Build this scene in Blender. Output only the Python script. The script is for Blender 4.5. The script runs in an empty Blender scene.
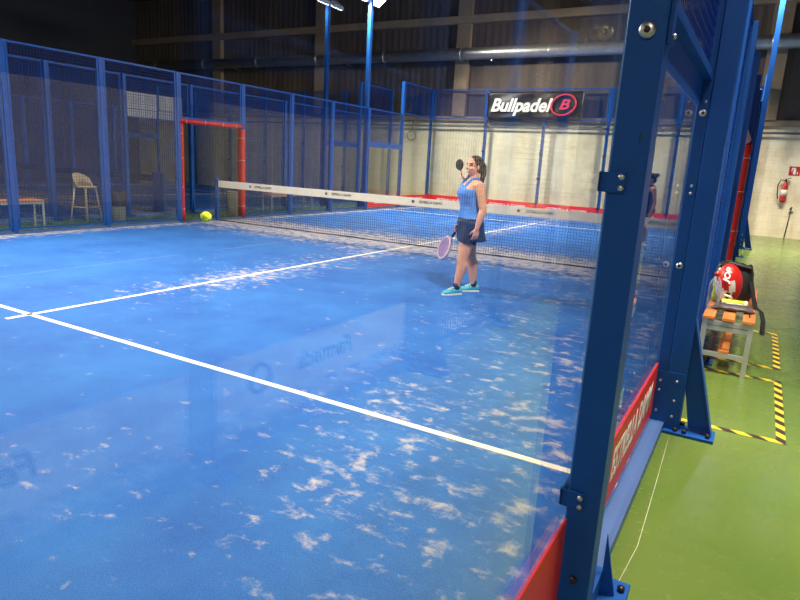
import bpy, bmesh, math, random
from mathutils import Vector, Matrix
random.seed(7)
PI = math.pi
SC = bpy.context.scene
COL = SC.collection

# ------------------------------------------------------------------ camera
def make_camera():
    f, yaw, pit, rol = 616.7, 0.5162, 0.2199, 0.0553
    fw = Vector((-math.sin(yaw)*math.cos(pit), math.cos(yaw)*math.cos(pit), -math.sin(pit)))
    r = fw.cross(Vector((0, 0, 1))).normalized(); u = r.cross(fw)
    r2 = r*math.cos(rol)+u*math.sin(rol); u2 = -r*math.sin(rol)+u*math.cos(rol)
    m = Matrix.Identity(4)
    for i in range(3):
        m[i][0], m[i][1], m[i][2] = r2[i], u2[i], -fw[i]
    m.translation = Vector((0.388, 0.111, 1.493))
    cd = bpy.data.cameras.new('camera'); cam = bpy.data.objects.new('camera', cd)
    cd.sensor_width = 36; cd.lens = f/800*36; cd.clip_start = 0.02; cd.clip_end = 200
    cam.matrix_world = m; COL.objects.link(cam); SC.camera = cam
make_camera()

# ------------------------------------------------------------------ world, exposure
w = bpy.data.worlds.new('world'); SC.world = w; w.use_nodes = True
w.node_tree.nodes['Background'].inputs[0].default_value = (0.02, 0.02, 0.025, 1)
w.node_tree.nodes['Background'].inputs[1].default_value = 0.2
SC.view_settings.view_transform = 'Standard'
SC.view_settings.look = 'None'
SC.view_settings.gamma = 1
SC.view_settings.use_curve_mapping = False
SC.view_settings.exposure = 0.0
SC.cycles.max_bounces = 10
SC.cycles.diffuse_bounces = 5
SC.cycles.transparent_max_bounces = 48
SC.cycles.sample_clamp_indirect = 4.0
LAMP_W = 330.0         # each court floodlight
LAMP_NEIGHBOUR = 340.0
LAMP_LEFT = 30.0

# ------------------------------------------------------------------ materials
def new_mat(name):
    m = bpy.data.materials.new(name); m.use_nodes = True
    nt = m.node_tree; nt.nodes.clear()
    out = nt.nodes.new('ShaderNodeOutputMaterial')
    return m, nt, out
def nd(nt, typ, **kw):
    n = nt.nodes.new(typ)
    for k, v in kw.items():
        if k.startswith('_'): setattr(n, k[1:], v)
        else:
            n.inputs[k.replace('__', ' ')].default_value = v
    return n
def lk(nt, a, b): nt.links.new(a, b)
def c4(c): return (c[0], c[1], c[2], 1.0)
def srgb(r, g, b):
    f = lambda c: (c/255/12.92) if c/255 <= .04045 else ((c/255+.055)/1.055)**2.4
    return (f(r), f(g), f(b))
def plain(name, col, rough=0.5, metal=0.0, var=0.12, scale=6.0, bump=0.0, spec=0.5):
    """procedural paint: base colour with a soft noise variation"""
    m, nt, out = new_mat(name)
    p = nd(nt, 'ShaderNodeBsdfPrincipled', Roughness=rough, Metallic=metal)
    p.inputs['Specular IOR Level'].default_value = spec
    tc = nd(nt, 'ShaderNodeTexCoord')
    n = nd(nt, 'ShaderNodeTexNoise', Scale=scale, Detail=4.0)
    lk(nt, tc.outputs['Object'], n.inputs['Vector'])
    r = nd(nt, 'ShaderNodeValToRGB')
    a = [max(0, c*(1-var)) for c in col]; b = [min(1, c*(1+var)) for c in col]
    r.color_ramp.elements[0].position = .3; r.color_ramp.elements[1].position = .7
    r.color_ramp.elements[0].color = c4(a); r.color_ramp.elements[1].color = c4(b)
    lk(nt, n.outputs['Fac'], r.inputs['Fac']); lk(nt, r.outputs['Color'], p.inputs['Base Color'])
    if bump:
        bn = nd(nt, 'ShaderNodeBump', Strength=bump, Distance=.01)
        lk(nt, n.outputs['Fac'], bn.inputs['Height']); lk(nt, bn.outputs['Normal'], p.inputs['Normal'])
    lk(nt, p.outputs[0], out.inputs[0])
    return m
def emit(name, col, s):
    m, nt, out = new_mat(name)
    e = nd(nt, 'ShaderNodeEmission', Strength=s); e.inputs[0].default_value = c4(col)
    lk(nt, e.outputs[0], out.inputs[0]); return m
def math_node(nt, op, a, b=None, clamp=False):
    n = nt.nodes.new('ShaderNodeMath'); n.operation = op; n.use_clamp = clamp
    for i, x in enumerate((a, b)):
        if x is None: continue
        if isinstance(x, (int, float)): n.inputs[i].default_value = x
        else: lk(nt, x, n.inputs[i])
    return n.outputs[0]
def glass_mat():
    m, nt, out = new_mat('clear_glass')
    g = nd(nt, 'ShaderNodeNewGeometry')
    dot = nt.nodes.new('ShaderNodeVectorMath'); dot.operation = 'DOT_PRODUCT'
    lk(nt, g.outputs['Normal'], dot.inputs[0]); lk(nt, g.outputs['Incoming'], dot.inputs[1])
    c = math_node(nt, 'ABSOLUTE', dot.outputs['Value'])
    o = math_node(nt, 'SUBTRACT', 1.0, c)
    p5 = math_node(nt, 'POWER', o, 5.0)
    fr = math_node(nt, 'MULTIPLY_ADD', p5, 0.96); fr.node.inputs[2].default_value = 0.04
    t = nd(nt, 'ShaderNodeBsdfTransparent'); t.inputs[0].default_value = (0.97, 0.985, 0.98, 1)
    gl = nd(nt, 'ShaderNodeBsdfGlossy', Roughness=0.0)
    mx = nt.nodes.new('ShaderNodeMixShader')
    lk(nt, fr, mx.inputs[0]); lk(nt, t.outputs[0], mx.inputs[1]); lk(nt, gl.outputs[0], mx.inputs[2])
    lk(nt, mx.outputs[0], out.inputs[0]); return m
def turf_mat():
    m, nt, out = new_mat('blue_turf')
    p = nd(nt, 'ShaderNodeBsdfPrincipled', Roughness=.85); p.inputs['Specular IOR Level'].default_value = .25
    tc = nd(nt, 'ShaderNodeTexCoord'); sx = nd(nt, 'ShaderNodeSeparateXYZ')
    lk(nt, tc.outputs['Object'], sx.inputs[0])
    X, Y = sx.outputs[0], sx.outputs[1]
    def ramp(sock, a, b, v0=0., v1=1.):
        n = nt.nodes.new('ShaderNodeMapRange'); n.interpolation_type = 'SMOOTHSTEP'
        lk(nt, sock, n.inputs[0])
        for i, v in enumerate((a, b, v0, v1)): n.inputs[i+1].default_value = v
        return n.outputs[0]
    # blue fibres
    n1 = nd(nt, 'ShaderNodeTexNoise', Scale=1.3, Detail=6.0, Roughness=.65); lk(nt, tc.outputs['Object'], n1.inputs['Vector'])
    n2 = nd(nt, 'ShaderNodeTexNoise', Scale=160., Detail=2.0); lk(nt, tc.outputs['Object'], n2.inputs['Vector'])
    mix = math_node(nt, 'ADD', math_node(nt, 'MULTIPLY', n1.outputs['Fac'], .55), math_node(nt, 'MULTIPLY', n2.outputs['Fac'], .45))
    r = nd(nt, 'ShaderNodeValToRGB')
    r.color_ramp.elements[0].position = .33; r.color_ramp.elements[0].color = c4(TURF_A)
    r.color_ramp.elements[1].position = .68; r.color_ramp.elements[1].color = c4(TURF_B)
    lk(nt, mix, r.inputs['Fac'])
    # where play leaves the sand: along the glass, before the net, on the centre line
    right = math_node(nt, 'MULTIPLY', ramp(X, -3.4, -.2, 0., .125), ramp(Y, .9, 2.6, .2, 1.))
    edge = ramp(X, -9.2, -9.95, 0., .26)
    net = math_node(nt, 'MULTIPLY', ramp(Y, 7.7, 9.9, 0., .27), ramp(Y, 12.1, 10.3))
    cx = ramp(math_node(nt, 'ABSOLUTE', math_node(nt, 'ADD', X, 5.0)), 1.0, .0, 0., .17)
    cen = math_node(nt, 'MULTIPLY', cx, ramp(Y, 3.2, 5.2))
    far = ramp(Y, 15.5, 19.8, 0, .12)
    d = math_node(nt, 'MAXIMUM', math_node(nt, 'MAXIMUM', right, edge), math_node(nt, 'MAXIMUM', net, math_node(nt, 'MAXIMUM', cen, far)))
    mp = nd(nt, 'ShaderNodeMapping'); mp.inputs['Scale'].default_value = (.75, 1.0, 1)
    lk(nt, tc.outputs['Object'], mp.inputs['Vector'])
    s1 = nd(nt, 'ShaderNodeTexNoise', Scale=9.5, Detail=8.0, Roughness=.68, Distortion=.25); lk(nt, mp.outputs[0], s1.inputs['Vector'])
    s2 = nd(nt, 'ShaderNodeTexNoise', Scale=1.1, Detail=2.0); lk(nt, tc.outputs['Object'], s2.inputs['Vector'])
    sa = math_node(nt, 'ADD', s1.outputs['Fac'], math_node(nt, 'MULTIPLY', math_node(nt, 'SUBTRACT', s2.outputs['Fac'], .5), .22))
    sa = math_node(nt, 'ADD', sa, d)
    amt = ramp(sa, .61, .83, 0., .72)
    mc = nt.nodes.new('ShaderNodeMix'); mc.data_type = 'RGBA'
    lk(nt, amt, mc.inputs[0]); lk(nt, r.outputs['Color'], mc.inputs[6]); mc.inputs[7].default_value = c4(srgb(206, 190, 178))
    lk(nt, mc.outputs[2], p.inputs['Base Color'])
    b = nd(nt, 'ShaderNodeBump', Strength=.35, Distance=.01); lk(nt, n2.outputs['Fac'], b.inputs['Height']); lk(nt, b.outputs[0], p.inputs['Normal'])
    lk(nt, p.outputs[0], out.inputs[0]); return m
def floor_mat():
    m, nt, out = new_mat('green_painted_concrete')
    p = nd(nt, 'ShaderNodeBsdfPrincipled'); tc = nd(nt, 'ShaderNodeTexCoord')
    n1 = nd(nt, 'ShaderNodeTexNoise', Scale=.7, Detail=6.0, Roughness=.6); lk(nt, tc.outputs['Object'], n1.inputs['Vector'])
    r = nd(nt, 'ShaderNodeValToRGB')
    r.color_ramp.elements[0].position = .3; r.color_ramp.elements[0].color = c4(srgb(84, 110, 40))
    r.color_ramp.elements[1].position = .72; r.color_ramp.elements[1].color = c4(srgb(108, 124, 58))
    lk(nt, n1.outputs['Fac'], r.inputs['Fac'])
    n2 = nd(nt, 'ShaderNodeTexNoise', Scale=7.0, Detail=9.0, Roughness=.75); lk(nt, tc.outputs['Object'], n2.inputs['Vector'])
    r2 = nd(nt, 'ShaderNodeValToRGB'); r2.color_ramp.elements[0].position = .66; r2.color_ramp.elements[1].position = .82
    r2.color_ramp.elements[1].color = (.35, .35, .35, 1)
    lk(nt, n2.outputs['Fac'], r2.inputs['Fac'])
    mc = nt.nodes.new('ShaderNodeMix'); mc.data_type = 'RGBA'
    lk(nt, r2.outputs['Color'], mc.inputs[0]); lk(nt, r.outputs['Color'], mc.inputs[6]); mc.inputs[7].default_value = c4(srgb(158, 156, 112))
    lk(nt, mc.outputs[2], p.inputs['Base Color'])
    rr = nt.nodes.new('ShaderNodeMapRange'); lk(nt, n2.outputs['Fac'], rr.inputs[0])
    rr.inputs[1].default_value = .3; rr.inputs[2].default_value = .75; rr.inputs[3].default_value = .14; rr.inputs[4].default_value = .36
    lk(nt, rr.outputs[0], p.inputs['Roughness'])
    b = nd(nt, 'ShaderNodeBump', Strength=.03, Distance=.02); lk(nt, n2.outputs['Fac'], b.inputs['Height']); lk(nt, b.outputs[0], p.inputs['Normal'])
    lk(nt, p.outputs[0], out.inputs[0]); return m
def wall_mat():
    """cream painted block below, dark corrugated sheet above three metres"""
    m, nt, out = new_mat('painted_block_wall')
    p = nd(nt, 'ShaderNodeBsdfPrincipled', Roughness=.75); tc = nd(nt, 'ShaderNodeTexCoord')
    n = nd(nt, 'ShaderNodeTexNoise', Scale=1.6, Detail=8.0, Roughness=.7); lk(nt, tc.outputs['Object'], n.inputs['Vector'])
    r = nd(nt, 'ShaderNodeValToRGB')
    r.color_ramp.elements[0].position = .28; r.color_ramp.elements[0].color = c4(srgb(216, 196, 160))
    r.color_ramp.elements[1].position = .55; r.color_ramp.elements[1].color = c4(srgb(242, 228, 196))
    lk(nt, n.outputs['Fac'], r.inputs['Fac'])
    # mortar courses by height and by run along the wall
    sx = nd(nt, 'ShaderNodeSeparateXYZ'); lk(nt, tc.outputs['Object'], sx.inputs[0])
    cb = nd(nt, 'ShaderNodeCombineXYZ'); lk(nt, math_node(nt, 'ADD', sx.outputs[0], sx.outputs[1]), cb.inputs[0]); lk(nt, sx.outputs[2], cb.inputs[1])
    bt = nd(nt, 'ShaderNodeTexBrick', Scale=1.0); lk(nt, cb.outputs[0], bt.inputs['Vector'])
    bt.inputs['Mortar Size'].default_value = .006; bt.inputs['Brick Width'].default_value = .4; bt.inputs['Row Height'].default_value = .2
    bt.inputs['Color1'].default_value = bt.inputs['Color2'].default_value = (1, 1, 1, 1); bt.inputs['Mortar'].default_value = (.86, .85, .82, 1)
    mu = nt.nodes.new('ShaderNodeMix'); mu.data_type = 'RGBA'; mu.blend_type = 'MULTIPLY'; mu.inputs[0].default_value = 1
    lk(nt, r.outputs['Color'], mu.inputs[6]); lk(nt, bt.outputs['Color'], mu.inputs[7])
    lk(nt, mu.outputs[2], p.inputs['Base Color'])
    lk(nt, p.outputs[0], out.inputs[0]); return m
def sheet_mat():
    m, nt, out = new_mat('brown_corrugated_sheet')
    p = nd(nt, 'ShaderNodeBsdfPrincipled', Roughness=.7); tc = nd(nt, 'ShaderNodeTexCoord')
    mp = nd(nt, 'ShaderNodeMapping'); mp.inputs['Scale'].default_value = (1., 1., .12); lk(nt, tc.outputs['Object'], mp.inputs['Vector'])
    n = nd(nt, 'ShaderNodeTexNoise', Scale=2.2, Detail=7.0, Roughness=.7); lk(nt, mp.outputs[0], n.inputs['Vector'])
    r = nd(nt, 'ShaderNodeValToRGB')
    r.color_ramp.elements[0].position = .3; r.color_ramp.elements[0].color = c4(srgb(68, 57, 48))
    r.color_ramp.elements[1].position = .7; r.color_ramp.elements[1].color = c4(srgb(106, 92, 78))
    lk(nt, n.outputs['Fac'], r.inputs['Fac']); lk(nt, r.outputs['Color'], p.inputs['Base Color'])
    lk(nt, p.outputs[0], out.inputs[0]); return m
def stripe_mat(name, ca, cb, period, axis):
    m, nt, out = new_mat(name)
    p = nd(nt, 'ShaderNodeBsdfPrincipled', Roughness=.5); tc = nd(nt, 'ShaderNodeTexCoord')
    sx = nd(nt, 'ShaderNodeSeparateXYZ'); lk(nt, tc.outputs['Object'], sx.inputs[0])
    s = math_node(nt, 'ADD', sx.outputs[0], sx.outputs[1])
    fr = math_node(nt, 'FRACT', math_node(nt, 'DIVIDE', s, period))
    g = math_node(nt, 'GREATER_THAN', fr, .5)
    mc = nt.nodes.new('ShaderNodeMix'); mc.data_type = 'RGBA'; lk(nt, g, mc.inputs[0])
    mc.inputs[6].default_value = c4(ca); mc.inputs[7].default_value = c4(cb)
    lk(nt, mc.outputs[2], p.inputs['Base Color']); lk(nt, p.outputs[0], out.inputs[0]); return m
def wood_mat(name, a, b):
    m, nt, out = new_mat(name)
    p = nd(nt, 'ShaderNodeBsdfPrincipled', Roughness=.4); tc = nd(nt, 'ShaderNodeTexCoord')
    mp = nd(nt, 'ShaderNodeMapping'); mp.inputs['Scale'].default_value = (14, 1.2, 14); lk(nt, tc.outputs['Object'], mp.inputs['Vector'])
    n = nd(nt, 'ShaderNodeTexNoise', Scale=3., Detail=5.0); lk(nt, mp.outputs[0], n.inputs['Vector'])
    r = nd(nt, 'ShaderNodeValToRGB'); r.color_ramp.elements[0].position = .3; r.color_ramp.elements[1].position = .7
    r.color_ramp.elements[0].color = c4(a); r.color_ramp.elements[1].color = c4(b)
    lk(nt, n.outputs['Fac'], r.inputs['Fac']); lk(nt, r.outputs['Color'], p.inputs['Base Color'])
    lk(nt, p.outputs[0], out.inputs[0]); return m

TURF_A, TURF_B = srgb(24, 72, 150), srgb(50, 112, 182)
M = {}
M['steel'] = plain('blue_painted_steel', srgb(22, 78, 154), .42, 0.0, .08, 3.0, 0., .22)
M['wire'] = plain('navy_painted_wire', srgb(8, 58, 138), .5, 0.0, .08, 3.0, 0., .2)
M['galv'] = plain('zinc_bolt', (.55, .55, .54), .35, .9, .1, 20)
M['bolt'] = plain('dark_bolt', (.03, .03, .035), .4, .5, .1, 20)
M['glass'] = glass_mat()
M['glass_edge'] = plain('green_glass_edge', srgb(120, 170, 185), .2, 0, .08, 9)
M['turf'] = turf_mat()
M['line'] = plain('white_line_fibre', srgb(236, 228, 206), .8, 0, .06, 8)
M['floor'] = floor_mat()
M['wall'] = wall_mat()
M['sheet'] = sheet_mat()
M['dark'] = plain('dark_roof_sheet', srgb(46, 42, 40), .8, 0, .2, .6)
M['grey_wall'] = plain('grey_plaster', srgb(120, 118, 120), .8, 0, .1, .7)
M['dim_wall'] = plain('dim_grey_plaster', srgb(42, 46, 62), .8, 0, .1, .7)
M['rail'] = plain('pale_blue_painted_steel', srgb(74, 104, 156), .4, 0, .08, 3)
M['col'] = plain('beige_concrete', srgb(150, 130, 104), .75, 0, .15, 2)
M['duct'] = plain('galvanised_duct', (.52, .5, .47), .38, .75, .12, 5)
M['red'] = plain('red_banner_vinyl', srgb(224, 42, 30), .45, 0, .05, 3)
M['redpad'] = plain('red_foam_pad', srgb(196, 28, 20), .5, 0, .1, 6, .2)
M['whitev'] = plain('white_banner_vinyl', srgb(226, 226, 226), .5, 0, .03, 3)
M['white'] = plain('white_paint', srgb(235, 232, 226), .5, 0, .03, 4)
M['blackv'] = plain('black_banner_vinyl', srgb(20, 20, 26), .42, 0, .15, 2.2, .4)
M['black'] = plain('black_rubber', (.012, .012, .014), .55, 0, .1, 8)
M['ink'] = plain('black_ink', (.02, .02, .025), .6, 0, .1, 8)
M['cord'] = plain('black_net_cord', (.015, .016, .02), .7, 0, .1, 8)
M['tape'] = plain('cream_net_tape', srgb(232, 222, 206), .7, 0, .05, 6)
M['hazard'] = stripe_mat('yellow_black_hazard_tape', srgb(214, 184, 50), srgb(50, 44, 34), .16, 0)
M['alu'] = plain('grey_aluminium', (.55, .55, .55), .35, .6, .08, 8)
M['slat'] = wood_mat('orange_varnished_wood', srgb(196, 110, 52), srgb(224, 140, 76))
M['lens'] = emit('led_lens', (1, .96, .88), 14)
M['skin'] = plain('skin', srgb(214, 152, 122), .5, 0, .05, 12)
M['lip'] = plain('lips', srgb(176, 84, 80), .45, 0, .05, 12)
M['teeth'] = plain('teeth', srgb(236, 230, 222), .3, 0, .02, 12)
M['eye'] = plain('dark_eye', srgb(40, 26, 22), .3, 0, .05, 12)
M['hair'] = plain('dark_brown_hair', srgb(44, 30, 26), .75, 0, .2, 14, .2, .2)
M['tank'] = plain('blue_tank_fabric', srgb(72, 128, 204), .75, 0, .1, 9, .1)
M['navy'] = plain('navy_fabric', srgb(18, 26, 56), .75, 0, .15, 12, .2)
M['teal'] = plain('teal_shoe_mesh', srgb(52, 168, 184), .6, 0, .2, 30)
M['ball'] = plain('yellow_green_felt', srgb(206, 224, 24), .9, 0, .1, 60, .3)
M['stool'] = plain('beige_plastic', srgb(196, 176, 140), .45, 0, .04, 6)
M['bin'] = plain('grey_bin_plastic', srgb(150, 150, 146), .5, 0, .06, 6)
M['bag'] = plain('black_nylon', srgb(34, 30, 32), .5, 0, .25, 14, .5)
M['grey_bag'] = plain('grey_leatherette', srgb(92, 82, 84), .4, 0, .2, 10, .4)
M['sport_red'] = plain('red_nylon', srgb(214, 34, 26), .42, 0, .06, 6)
M['sport_white'] = plain('white_nylon', srgb(232, 222, 214), .45, 0, .06, 6)
M['lime'] = plain('lime_plastic', srgb(196, 214, 60), .45, 0, .1, 12)
M['ext'] = plain('extinguisher_red', srgb(176, 40, 32), .4, 0, .05, 10)
M['pink'] = plain('pink_racket_paint', srgb(150, 122, 168), .4, 0, .1, 12)
M['mauve'] = plain('pale_pink_frame_paint', srgb(206, 176, 190), .35, 0, .06, 12)
M['blue_pad'] = plain('royal_blue_pad', srgb(30, 76, 168), .6, 0, .06, 6)
def bottle_mat():
    m, nt, out = new_mat('clear_bottle_plastic')
    t = nd(nt, 'ShaderNodeBsdfTransparent'); t.inputs[0].default_value = (.82, .84, .9, 1)
    g = nd(nt, 'ShaderNodeBsdfPrincipled', Roughness=.1); g.inputs['Base Color'].default_value = (.7, .72, .8, 1)
    mx = nt.nodes.new('ShaderNodeMixShader'); lw = nd(nt, 'ShaderNodeLayerWeight', Blend=.35)
    lk(nt, lw.outputs['Facing'], mx.inputs[0]); lk(nt, t.outputs[0], mx.inputs[1]); lk(nt, g.outputs[0], mx.inputs[2])
    lk(nt, mx.outputs[0], out.inputs[0]); return m
M['bottle'] = bottle_mat()

# ------------------------------------------------------------------ mesh helpers
class MB:
    def __init__(s): s.v = []; s.f = []; s.m = []; s.s = []
    def add(s, vs, fs, mi=0, sm=False):
        o = len(s.v); s.v += [tuple(v) for v in vs]
        for f in fs: s.f.append(tuple(i+o for i in f)); s.m.append(mi); s.s.append(sm)
        return s
    def box(s, x0, x1, y0, y1, z0, z1, mi=0):
        vs = [(x, y, z) for z in (z0, z1) for y in (y0, y1) for x in (x0, x1)]
        return s.add(vs, [(0, 2, 3, 1), (4, 5, 7, 6), (0, 1, 5, 4), (2, 6, 7, 3), (0, 4, 6, 2), (1, 3, 7, 5)], mi)
    def bar(s, a, b, w_, h_, up=(0, 0, 1), mi=0):
        a = Vector(a); b = Vector(b); d = (b-a).normalized(); up = Vector(up)
        if abs(d.dot(up)) > .98: up = Vector((1, 0, 0))
        r = d.cross(up).normalized(); u = r.cross(d)
        vs = [p+r*(i*w_/2)+u*(j*h_/2) for p in (a, b) for i, j in ((-1, -1), (1, -1), (1, 1), (-1, 1))]
        return s.add(vs, [(0, 1, 2, 3), (4, 7, 6, 5), (0, 4, 5, 1), (1, 5, 6, 2), (2, 6, 7, 3), (3, 7, 4, 0)], mi)
    def tube(s, pts, rad, n=10, mi=0, sm=True, dome=False):
        pts = [Vector(p) for p in pts]
        if not isinstance(rad, (list, tuple)): rad = [rad]*len(pts)
        rings = []; d0 = (pts[1]-pts[0]).normalized()
        up = Vector((0, 0, 1)) if abs(d0.z) < .9 else Vector((1, 0, 0))
        r = d0.cross(up).normalized()
        seq = []
        if dome:
            for t in (.15, .5, .85): seq.append((pts[0]-d0*rad[0]*math.cos(t*PI/2), rad[0]*math.sin(t*PI/2), d0))
        for i, p in enumerate(pts):
            d = (pts[min(i+1, len(pts)-1)]-pts[max(i-1, 0)]).normalized(); seq.append((p, rad[i], d))
        if dome:
            d1 = (pts[-1]-pts[-2]).normalized()
            for t in (.85, .5, .15): seq.append((pts[-1]+d1*rad[-1]*math.cos(t*PI/2), rad[-1]*math.sin(t*PI/2), d1))
        for p, q, d in seq:
            r = (r-d*r.dot(d)).normalized(); u = d.cross(r)
            rings.append([p+r*math.cos(2*PI*k/n)*q+u*math.sin(2*PI*k/n)*q for k in range(n)])
        return s.loft(rings, mi, sm)
    def loft(s, rings, mi=0, sm=True, caps=True):
        n = len(rings[0]); vs = [v for r in rings for v in r]; fs = []
        for i in range(len(rings)-1):
            for k in range(n):
                k2 = (k+1) % n
                fs.append((i*n+k, i*n+k2, (i+1)*n+k2, (i+1)*n+k))
        if caps:
            fs.append(tuple(range(n-1, -1, -1))); fs.append(tuple((len(rings)-1)*n+k for k in range(n)))
        return s.add(vs, fs, mi, sm)
    def lathe(s, prof, c=(0, 0, 0), n=20, mi=0, axis=2, sm=True):
        rings = []
        for r, z in prof:
            ring = []
            for k in range(n):
                a = 2*PI*k/n; p = [math.cos(a)*r, math.sin(a)*r, z]
                if axis == 1: p = [p[0], z, p[1]]
                if axis == 0: p = [z, p[0], p[1]]
                ring.append((c[0]+p[0], c[1]+p[1], c[2]+p[2]))
            rings.append(ring)
        return s.loft(rings, mi, sm)
    def ell(s, c, r, mi=0, n=16, rot=None, p=1.0):
        rings = []
        for i in range(1, n):
            t = PI*i/n-PI/2; ring = []
            for k in range(n*2):
                a = 2*PI*k/(n*2)
                sp = lambda q: math.copysign(abs(q)**p, q)
                v = Vector((r[0]*sp(math.cos(t))*sp(math.cos(a)), r[1]*sp(math.cos(t))*sp(math.sin(a)), r[2]*sp(math.sin(t))))
                if rot: v = rot @ v
                ring.append(v+Vector(c))
            rings.append(ring)
        return s.loft(rings, mi, True)
    def prism(s, poly, mapf, t0, t1, mi=0):
        n = len(poly); vs = [mapf(a, b, t0) for a, b in poly]+[mapf(a, b, t1) for a, b in poly]
        fs = [tuple(range(n)), tuple(range(2*n-1, n-1, -1))]
        fs += [(k, k+n, (k+1) % n+n, (k+1) % n) for k in range(n)]
        return s.add(vs, fs, mi)
    def mesh(s, name, mats):
        me = bpy.data.meshes.new(name); me.from_pydata(s.v, [], s.f); 
        for m_ in mats: me.materials.append(m_)
        me.polygons.foreach_set('material_index', s.m); me.polygons.foreach_set('use_smooth', s.s)
        bm = bmesh.new(); bm.from_mesh(me); bmesh.ops.recalc_face_normals(bm, faces=bm.faces); bm.to_mesh(me); bm.free()
        me.update(); return me
    def build(s, name, mats, parent=None, loc=None, bevel=0, label=None):
        if not isinstance(mats, (list, tuple)): mats = [mats]
        o = bpy.data.objects.new(name, s.mesh(name, mats)); COL.objects.link(o)
        if parent: o.parent = parent
        if loc: o.location = loc
        if bevel:
            b = o.modifiers.new('bevel', 'BEVEL'); b.width = bevel; b.segments = 2; b.limit_method = 'ANGLE'
        if label: o['label'] = label
        return o
def tag(o, label, cat, group=None):
    o['label'] = label; o['category'] = cat
    if group: o['group'] = group
    return o
def thing(name, label, cat, loc=(0, 0, 0), rz=0, group=None):
    o = bpy.data.objects.new(name, None); o.empty_display_size = .1; COL.objects.link(o)
    o.location = loc; o.rotation_euler = (0, 0, rz)
    return tag(o, label, cat, group)
def struct(o): o['kind'] = 'structure'; return o
def text_part(body, size, X, Y, Z, pos, name, mat, parent, shear=0., depth=.002, off=0., sx=1., label=None, align='CENTER'):
    cu = bpy.data.curves.new('t', 'FONT'); cu.body = body; cu.size = size; cu.shear = shear; cu.extrude = depth; cu.offset = off
    cu.align_x = align; cu.align_y = 'CENTER'; cu.resolution_u = 4
    t = bpy.data.objects.new('t', cu); COL.objects.link(t)
    dg = bpy.context.evaluated_depsgraph_get(); dg.update()
    me = bpy.data.meshes.new_from_object(t.evaluated_get(dg)); bpy.data.objects.remove(t); bpy.data.curves.remove(cu)
    R = Matrix((Vector(X)*sx, Vector(Y), Vector(Z))).transposed().to_4x4(); R.translation = Vector(pos)
    me.transform(R); me.materials.clear(); me.materials.append(mat); me.name = name
    o = bpy.data.objects.new(name, me); COL.objects.link(o); o.parent = parent
    if label: o['label'] = label
    return o
AX_PX = ((0, 1, 0), (0, 0, 1), (1, 0, 0))      # sign read from +x
AX_NX = ((0, -1, 0), (0, 0, 1), (-1, 0, 0))    # sign read from -x
AX_NY = ((1, 0, 0), (0, 0, 1), (0, -1, 0))     # sign read from -y
ORD = ['first', 'second', 'third', 'fourth', 'fifth', 'sixth', 'seventh', 'eighth', 'ninth', 'tenth', 'eleventh', 'twelfth']

# ------------------------------------------------------------------ the hall
FAR = 20.3
mb = MB(); mb.box(-26, 15, -5, FAR+.1, -.1, 0)
struct(mb.build('floor', M['floor']))
def far_wall():
    mb = MB(); mb.box(-26, 15, FAR, FAR+.2, 0, 2.98, 0)
    o = struct(mb.build('wall_far', [M['wall']]))
    mb = MB(); n = 320; top = []; x0, x1 = -26, 15
    for i in range(n+1):      # corrugated cladding above the block
        x = x0+(x1-x0)*i/n
        top.append((x, FAR+.02+.014*(i % 2)))
    vs = [(x, y, 2.98) for x, y in top]+[(x, y, 8.0) for x, y in top]
    mb.add(vs, [(i, i+1, n+2+i, n+1+i) for i in range(n)])
    struct(mb.build('wall_far_upper', M['sheet']))
    mb = MB(); mb.box(-26, 15, FAR-.1, FAR+.02, 2.98, 3.14); struct(mb.build('trim_1', M['col']))
    mb = MB(); mb.box(-26, 15, FAR-.22, FAR+.01, 6.1, 6.34); struct(mb.build('trim_2', M['col']))
    k = 3
    for x in (-20.6, -15.1, -9.1, -3.6, .12, 6.2):
        mb = MB(); mb.box(x-.24, x+.24, FAR-.16, FAR+.02, 3.14, 8.0); struct(mb.build('trim_%d' % k, M['col'])); k += 1
    mb = MB(); mb.box(-.46, .08, FAR-.1, FAR, 0, 2.98); struct(mb.build('trim_%d' % k, M['wall'])); k += 1
    # duct on the wall
    d = thing('ventilation_duct', 'long round galvanised duct running across the dark upper far wall', 'duct', (-5, FAR-.42, 5.1))
    mb = MB(); mb.tube([(-20, 0, 0), (19.5, 0, 0)], .19, 20); mb.build('duct_pipe', M['duct'], d)
    for x in range(-19, 20, 3):
        m2 = MB(); m2.tube([(x-.03, 0, 0), (x+.03, 0, 0)], .205, 20); m2.build('duct_collar', M['duct'], d)
    for x in (-14.3, -8.6, -2.9, 2.8, 8.5):
        m2 = MB(); m2.box(x-.02, x+.02, -.02, .42, -.24, -.2); m2.build('bracket', M['galv'], d)
    p = thing('cable_pipe', 'thin grey pipe running along the cream wall just under the ledge', 'pipe', (-5, FAR-.16, 2.8))
    mb = MB(); mb.tube([(-20, 0, 0), (6.2, 0, 0)], .03, 8); mb.build('pipe', M['grey_wall'], p)
    for x in range(-19, 7, 4):
        m2 = MB(); m2.box(x-.02, x+.02, -.04, .15, -.04, .04); m2.build('clip', M['galv'], p)
    c = MB(); c.tube([(.17*math.cos(a), 0, .17*math.sin(a)) for a in [2*PI*i/24 for i in range(25)]], .012, 6)
    c.tube([(.02, 0, .17), (.05, 0, .4), (.02, 0, .75)], .012, 6)
    tag(c.build('cable_coil', M['bolt'], None, (-10.95, FAR-.05, 2.45)), 'loop of dark cable hanging on the cream far wall near the left corner', 'cable')
far_wall()
mb = MB(); mb.box(-26.2, -26, -5, FAR, 0, 8); struct(mb.build('wall_left', M['dim_wall']))
mb = MB(); mb.box(15, 15.2, -5, FAR, 3, 8); struct(mb.build('wall_right_upper', M['dark']))
mb = MB(); mb.box(15, 15.2, -5, FAR, 0, 3); struct(mb.build('wall_right', M['wall']))
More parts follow.
